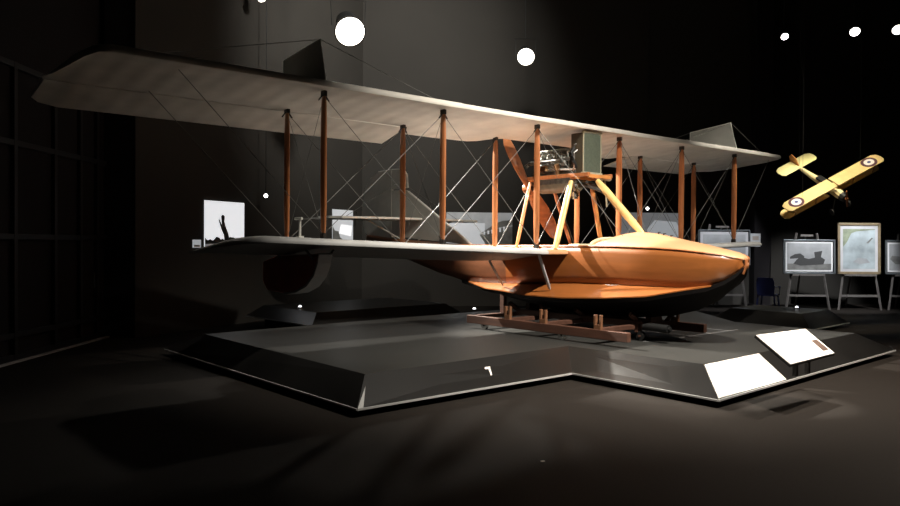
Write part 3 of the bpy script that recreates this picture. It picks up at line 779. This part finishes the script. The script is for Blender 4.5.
# ------------------------------------------------------------ easels and framed pictures
def easel(x0, x1, zbar, label, y=22.5):
    c = (x0 + x1) / 2; hw = (x1 - x0) / 2
    t = thing('easel', label, 'easel', (c, y, 0), 0, 'easels with framed pictures')
    for s in (-1, 1):
        bm = bmesh.new(); tube(bm, [(s * (hw - .02), -.08, .0), (s * (hw - .36), .06, zbar + 1.2)], .035, 4); obj('leg', bm, M['easel'], t)
    bm = bmesh.new(); tube(bm, [(0, .75, 0), (0, .12, zbar + 1.15)], .03, 4); obj('rear_leg', bm, M['easel'], t)
    bm = bmesh.new(); box(bm, (0, -.05, .42), (2 * hw - .22, .035, .06)); obj('cross_bar', bm, M['easel'], t)
    bm = bmesh.new(); box(bm, (0, -.06, zbar - .03), (2 * hw - .36, .11, .05)); obj('ledge', bm, M['easel'], t)
    bm = bmesh.new(); box(bm, (0, .05, zbar + 1.13), (.38, .04, .06)); obj('top_bar', bm, M['easel'], t)
    return t
def framed(name, label, x0, x1, z0, z1, fm, bw, art, y=22.42, mat_=None):
    t = thing(name, label, 'framed picture', (x0, y, z0)); W = x1 - x0; Hh = z1 - z0
    t.rotation_euler = (-.03, 0, 0)
    plate('backing', M['frameblack'], t, rect(.01, W - .01, .01, Hh - .01), .005, .02)
    bm = bmesh.new()
    box(bm, (W / 2, 0, bw / 2), (W, .05, bw)); box(bm, (W / 2, 0, Hh - bw / 2), (W, .05, bw))
    box(bm, (bw / 2, 0, Hh / 2), (bw, .05, Hh)); box(bm, (W - bw / 2, 0, Hh / 2), (bw, .05, Hh))
    obj('frame', bm, fm, t, bevel=.006)
    art(t, W, Hh); return t
def art_photo(t, W, Hh):
    plate('mount_board', M['paperhot'], t, rect(.07, W - .07, .07, Hh - .07), -.002)
    plate('photograph', M['photomid'], t, rect(.12, W - .12, .12, Hh - .11), -.006)
    plate('water_tone', M['photogrey'], t, rect(.12, W - .12, .12, .30), -.0075)
    plate('shoreline', M['photodark'], t, [(.2, .50), (.35, .58), (.5, .60), (.62, .52), (.62, .47), (.2, .44)], -.008)
    plate('seaplane_shape', M['photodark'], t, [(.3, .3), (.5, .24), (W - .35, .28), (W - .3, .42), (W - .42, .5), (W - .38, .68), (W - .62, .64), (W - .6, .48), (.75, .44), (.5, .5), (.4, .42)], -.009)
def art_paint(t, W, Hh):
    plate('mount_board', M['paper'], t, rect(.07, W - .07, .07, Hh - .07), -.002)
    plate('painting', M['paint'], t, rect(.16, W - .16, .16, Hh - .18), -.006)
    plate('hill', M['paintgreen'], t, [(.16, Hh - .18), (.16, .8), (.28, .95), (.4, 1.2), (.55, Hh - .25), (W - .16, Hh - .2), (W - .16, Hh - .18)], -.009)
    plate('flyer_shape', M['photogrey'], t, [(W - .42, .92), (W - .25, 1.08), (W - .22, 1.06), (W - .36, .90)], -.009)
    plate('lake', M['photomid'], t, [(.45, .36), (.65, .30), (.95, .34), (.85, .46), (.6, .48)], -.009)
def art_dock(t, W, Hh):
    plate('mount_board', M['paperhot'], t, rect(.07, W - .07, .07, Hh - .07), -.002)
    plate('photograph', M['photomid'], t, rect(.12, W - .12, .12, Hh - .12), -.006)
    plate('boat_shape', M['photogrey'], t, [(.14, .45), (.3, .3), (.9, .28), (1.1, .42), (.8, .45), (.5, .52), (.2, .55)], -.009)
def art_blank(t, W, Hh):
    plate('mount_board', M['paper'], t, rect(.06, W - .06, .06, Hh - .06), -.002)
    plate('photograph', M['photomid'], t, rect(.14, W - .14, .14, Hh - .14), -.006)
framed('framed_photograph', 'white-mounted photograph of a moored seaplane in a black frame, on the easel nearest the chair', 9.80, 11.33, 1.06, 2.07, M['framesilver'], .045, art_photo)
easel(9.88, 11.20, 1.06, 'grey wooden easel under the landscape-format photograph nearest the blue chair')
framed('framed_painting', 'upright pale blue painting in a light oak frame on an easel', 11.40, 12.66, 1.06, 2.57, M['frameoak'], .075, art_paint)
easel(11.42, 12.72, 1.06, 'grey wooden easel under the upright painting in the oak frame')
framed('framed_photograph', 'white-mounted photograph cut by the right edge of the picture, on an easel', 12.80, 14.3, 1.06, 2.07, M['framesilver'], .045, art_dock)
easel(12.90, 14.27, 1.06, 'grey wooden easel at the right edge of the picture')
framed('framed_photograph', 'thin silver-framed pale picture on an easel, half hidden by the hull bow', 7.30, 8.83, 1.30, 2.34, M['framesilver'], .03, art_blank)
easel(7.32, 8.76, 1.30, 'grey wooden easel behind the bow of the flying boat')

bm = bmesh.new(); box(bm, (.82, 6.62, .004), (.035, .022, .006), Matrix.Rotation(.5, 3, 'Z'))
tag(obj('paper_scrap', bm, M['signwhite']), 'tiny white scrap of paper on the dark carpet in front of the platform', 'paper scrap')

# ------------------------------------------------------------ blue chair
ch = thing('plastic_chair', 'dark blue plastic chair standing between the pillar and the first right easel', 'chair', (8.98, 21.5, 0), 2.5); ch.scale = (1.12, 1.12, 1.12)
bm = bmesh.new(); box(bm, (0, 0, .44), (.44, .42, .035)); obj('seat', bm, M['chair'], ch, bevel=.015)
bm = bmesh.new(); rings = []
for z, yy, wv in ((.45, .20, .40), (.6, .22, .43), (.78, .26, .43), (.88, .28, .36)):
    rings.append([Vector((wv / 2 * math.sin(a), yy + .03 - .05 * math.cos(a * .9), z)) for a in [(-80 + 20 * k) * PI / 180 for k in range(9)]] + [Vector((wv / 2 * math.sin(a), yy + .05 - .05 * math.cos(a * .9), z)) for a in [(80 - 20 * k) * PI / 180 for k in range(9)]])
loft(bm, rings); obj('backrest', bm, M['chair'], ch, smooth=True)
for sx in (-1, 1):
    for sy in (-1, 1):
        bm = bmesh.new(); tube(bm, [(sx * .19, sy * .18, .43), (sx * .23, sy * .22, 0)], .02, 6); obj('leg', bm, M['chair'], ch)
    bm = bmesh.new(); tube(bm, [(sx * .22, -.18, .44), (sx * .24, -.18, .64), (sx * .24, .05, .66), (sx * .21, .22, .66)], .018, 6); obj('armrest', bm, M['chair'], ch)

# ------------------------------------------------------------ suspended model biplane
Sx = Vector((.86, .05, .47)).normalized(); Fx = Vector((.33, -.80, -.50)); Fx = (Fx - Sx * Fx.dot(Sx)).normalized(); Nx = Sx.cross(Fx)
if Nx.z < 0: Nx = -Nx
bp = thing('model_biplane', 'small yellow biplane with dark ringed roundels hanging in the dark at right', 'model aircraft')
Rm = Matrix((Sx, -Fx, Nx)).transposed().to_4x4()       # local x span, local -y nose, z up
if Rm.determinant() < 0: Rm = Matrix((-Sx, -Fx, Nx)).transposed().to_4x4()
bp.matrix_world = Matrix.Translation((7.99, 16.0, 3.11)) @ Rm
def mwing(name, x0, x1, y0, y1, z, m, parent, sw=.0, t=.03):
    bm = bmesh.new(); r = .06
    s = 1 if x1 > x0 else -1
    poly = [(x0, y0), (x1 - s * r, y0), (x1 - s * .01, y0 + r), (x1, (y0 + y1) / 2), (x1 - s * .02, y1 - r), (x1 - s * (r + .05), y1), (x0, y1)]
    prism(bm, poly, z - t / 2, z + t / 2); return obj(name, bm, m, parent, bevel=.008)
for s in (-1, 1):
    wu = mwing('upper_wing', s * .02, s * 1.16, -.20, .12, .16, M['yellowfab'], bp)
    mwing('lower_wing', s * .10, s * 1.16, -.06, .24, -.14, M['yellowfab'], bp)
    for r, z, mm in ((.155, .0, 'roundred'), (.10, .002, 'roundwhite'), (.035, .004, 'roundblue')):
        bm = bmesh.new(); tube(bm, [(s * .88, -.04, .1755 + z), (s * .88, -.04, .1785 + z)], r, 28); obj('roundel', bm, M[mm], wu)
    for x in (.45, .95):
        for y in (-.13, .06):
            bm = bmesh.new(); tube(bm, [(s * x, y, .15), (s * x, y + .08, -.14)], .010, 6); obj('wing_strut', bm, M['strut'], bp)
bm = bmesh.new()
loft(bm, [[Vector((hw * a, y, zc + hh * b)) for a, b in ((-1, -.6), (-.6, -1), (.6, -1), (1, -.6), (1, .5), (.5, 1), (-.5, 1), (-1, .5))] for y, hw, hh, zc in ((-.30, .07, .08, -.05), (-.20, .08, .10, -.04), (.1, .075, .09, -.03), (.6, .05, .06, -.02), (1.15, .02, .03, 0))])
fu = obj('fuselage', bm, M['fuseyellow'], bp)
bm = bmesh.new(); tube(bm, [(0, -.40, -.05), (0, -.30, -.05)], .12, 16, radii=[.08, .10]); obj('engine_cowling', bm, M['dark'], bp)
bm = bmesh.new(); box(bm, (0, -.43, -.05), (.03, .02, .42)); tube(bm, [(0, -.46, -.05), (0, -.40, -.05)], .03, 10); obj('propeller', bm, M['prop'], bp)
bm = bmesh.new(); box(bm, (0, .30, .06), (.12, .22, .05)); obj('cockpit', bm, M['dark'], bp, bevel=.01)
for s in (-1, 1):
    mwing('tailplane', s * .01, s * .45, .93, 1.26, .03, M['tailyellow'], bp, t=.015)
bm = bmesh.new(); panel_vert(bm, [(1.0, .03), (1.08, .2), (1.22, .24), (1.3, .15), (1.28, -.04), (1.1, -.04)], 0, .015); obj('rudder', bm, M['orangewood'], bp)
for s in (-1, 1):
    bm = bmesh.new(); tube(bm, [(s * .2 - .015, -.22, -.42), (s * .2 + .015, -.22, -.42)], .07, 14); tube(bm, [(s * .2, -.22, -.42), (s * .08, -.2, -.12)], .01, 6); obj('wheel', bm, M['rubber'], bp)
mwv = bp.matrix_world
for x, y in ((-.7, 0), (.7, 0), (0, 1.0)):
    a = Vector((x, y, .17 if y < .5 else .03)); top = mwv.inverted() @ Vector((*(mwv @ a).xy, 10.5))
    bm = bmesh.new(); tube(bm, [a, top], .0025, 4); obj('hanging_wire', bm, M['dark'], bp)

# ------------------------------------------------------------ lamps
def lamp(name, label, pos, target, r, lens, watts=0, col=(1, .93, .82), cone=70, blend=.6, grp='ceiling spotlights', soft=.10):
    t = thing(name, label, 'spotlight', pos, 0, grp)
    d = (Vector(target) - Vector(pos)).normalized()
    bm = bmesh.new()
    tube(bm, [-d * (r * 2.6), -d * (r * 2.3), -d * (r * .6), -d * (.02)], r, 20, radii=[r * .55, r * .75, r * .95, r * 1.12]); obj('housing', bm, M['housing'], t, smooth=True)
    bm = bmesh.new(); tube(bm, [d * -.01, d * (r * .22), d * (r * .36)], r, 24, radii=[r, r * .8, r * .3]); obj('lens', bm, lens, t, smooth=True)
    bm = bmesh.new(); up = Vector((0, 0, 1)); sd = d.cross(up).normalized(); c = -d * (r * 1.2)
    tube(bm, [c + sd * r * 1.15, c + sd * r * 1.25 + up * r * 1.9, c - sd * r * 1.25 + up * r * 1.9, c - sd * r * 1.15], .012, 6)
    tube(bm, [c + up * r * 1.9, c + up * (10.5 - pos[2] - c.z)], .010, 8)
    obj('yoke', bm, M['housing'], t)
    if watts:
        ld = bpy.data.lights.new(name + '_beam', 'SPOT'); ld.energy = watts; ld.color = col; ld.spot_size = math.radians(cone); ld.spot_blend = blend; ld.shadow_soft_size = soft
        lo = bpy.data.objects.new('beam', ld); COL.objects.link(lo); lo.parent = t
        lo.location = d * (r * .5)
        lo.rotation_euler = d.to_track_quat('-Z', 'Y').to_euler()
    return t
HC = (2.6, 12.2, 1.6)
lamp('ceiling_spotlight', 'spotlight cut by the top edge, left of the largest bright lamp', (-4.33, 17.5, 7.47), (2.6, 12.6, 1.5), .11, M['lens'], 21000, cone=34)
lamp('ceiling_spotlight', 'largest blazing white spotlight above the left part of the upper wing', (-2.25, 17.0, 6.57), (0, 9, 1.2), .32, M['lens'], 500, cone=70, soft=.15)
lamp('ceiling_spotlight', 'medium bright white spotlight above the middle of the upper wing', (1.95, 20.0, 6.77), (1.5, 9, 1), .22, M['lens'], 700, cone=90, soft=.12)
lamp('ceiling_spotlight', 'small dim spotlight high in the dark, leftmost of the three at upper right', (8.71, 20.0, 7.34), (8, 14, 2), .09, M['lenscool'])
lamp('ceiling_spotlight', 'small spotlight pair high at upper right, above the model biplane', (10.54, 20.0, 7.48), (9, 14, 2), .12, M['lenscool'])
lamp('ceiling_spotlight', 'small spotlight at the right edge high above the easels', (11.66, 20.0, 7.54), (10, 14, 2), .13, M['lenscool'])
lamp('wall_spotlight', 'tiny white lamp on the dark wall right of the leftmost photograph', (-4.35, 18.0, 2.98), (0, 0, 1.9), .045, M['lenscool'], grp='tiny lamps low on the wall')
lamp('wall_spotlight', 'tiny white lamp above the misty photograph behind the foredeck', (6.02, 23.3, 2.99), (0, 0, 1.9), .045, M['lenscool'], grp='tiny lamps low on the wall')

def spot(name, pos, target, watts, col=(1, .93, .82), cone=60, blend=.6, soft=.1):
    ld = bpy.data.lights.new(name, 'SPOT'); ld.energy = watts; ld.color = col; ld.spot_size = math.radians(cone); ld.spot_blend = blend; ld.shadow_soft_size = soft
    lo = bpy.data.objects.new(name, ld); COL.objects.link(lo); lo.location = pos
    lo.rotation_euler = (Vector(target) - Vector(pos)).to_track_quat('-Z', 'Y').to_euler()
spot('front_light', (3.74, 7.03, 8.0), (2.1, 11.4, 1.2), 6300, cone=74, blend=1)
spot('right_floor_light', (8.5, 10.0, 7.6), (7.0, 9.5, 0), 3600, col=(1, .86, .72), cone=90, blend=1)
spot('sign_light', (5.0, 12.5, 7.6), (4.2, 9.4, .6), 3500, cone=11, blend=.6)
spot('easel_light', (12.2, 18.6, 6.6), (11.4, 22.5, 1.4), 2700, col=(.95, .97, 1), cone=36, blend=.7)
spot('bow_fill', (8.3, 19.6, 6.8), (8.2, 22.5, 1.5), 1500, col=(.92, .95, 1), cone=30, blend=.7)  # added unseen spot, lifts the easel picture behind the bow
spot('port_fill', (8.6, 11.6, 8.6), (6.0, 16.6, 2.6), 2400, cone=34, blend=.9)  # added unseen spot, brightens the port wing and its fin panel
spot('model_light', (6.5, 12.5, 7.6), (8.0, 16.0, 3.2), 1800, col=(1, .9, .68), cone=26)
spot('wall_veil_fill', (1.0, 14.0, 9.9), (-2.4, 22.0, 6.8), 4600, col=(1, .97, .9), cone=80, blend=1, soft=.4)  # added unseen spot, its wash stands in for lamp glare over the wall

wd = bpy.data.worlds.new('world'); S.world = wd; wd.use_nodes = True
wd.node_tree.nodes['Background'].inputs[0].default_value = (.7, .75, .9, 1)
wd.node_tree.nodes['Background'].inputs[1].default_value = .004
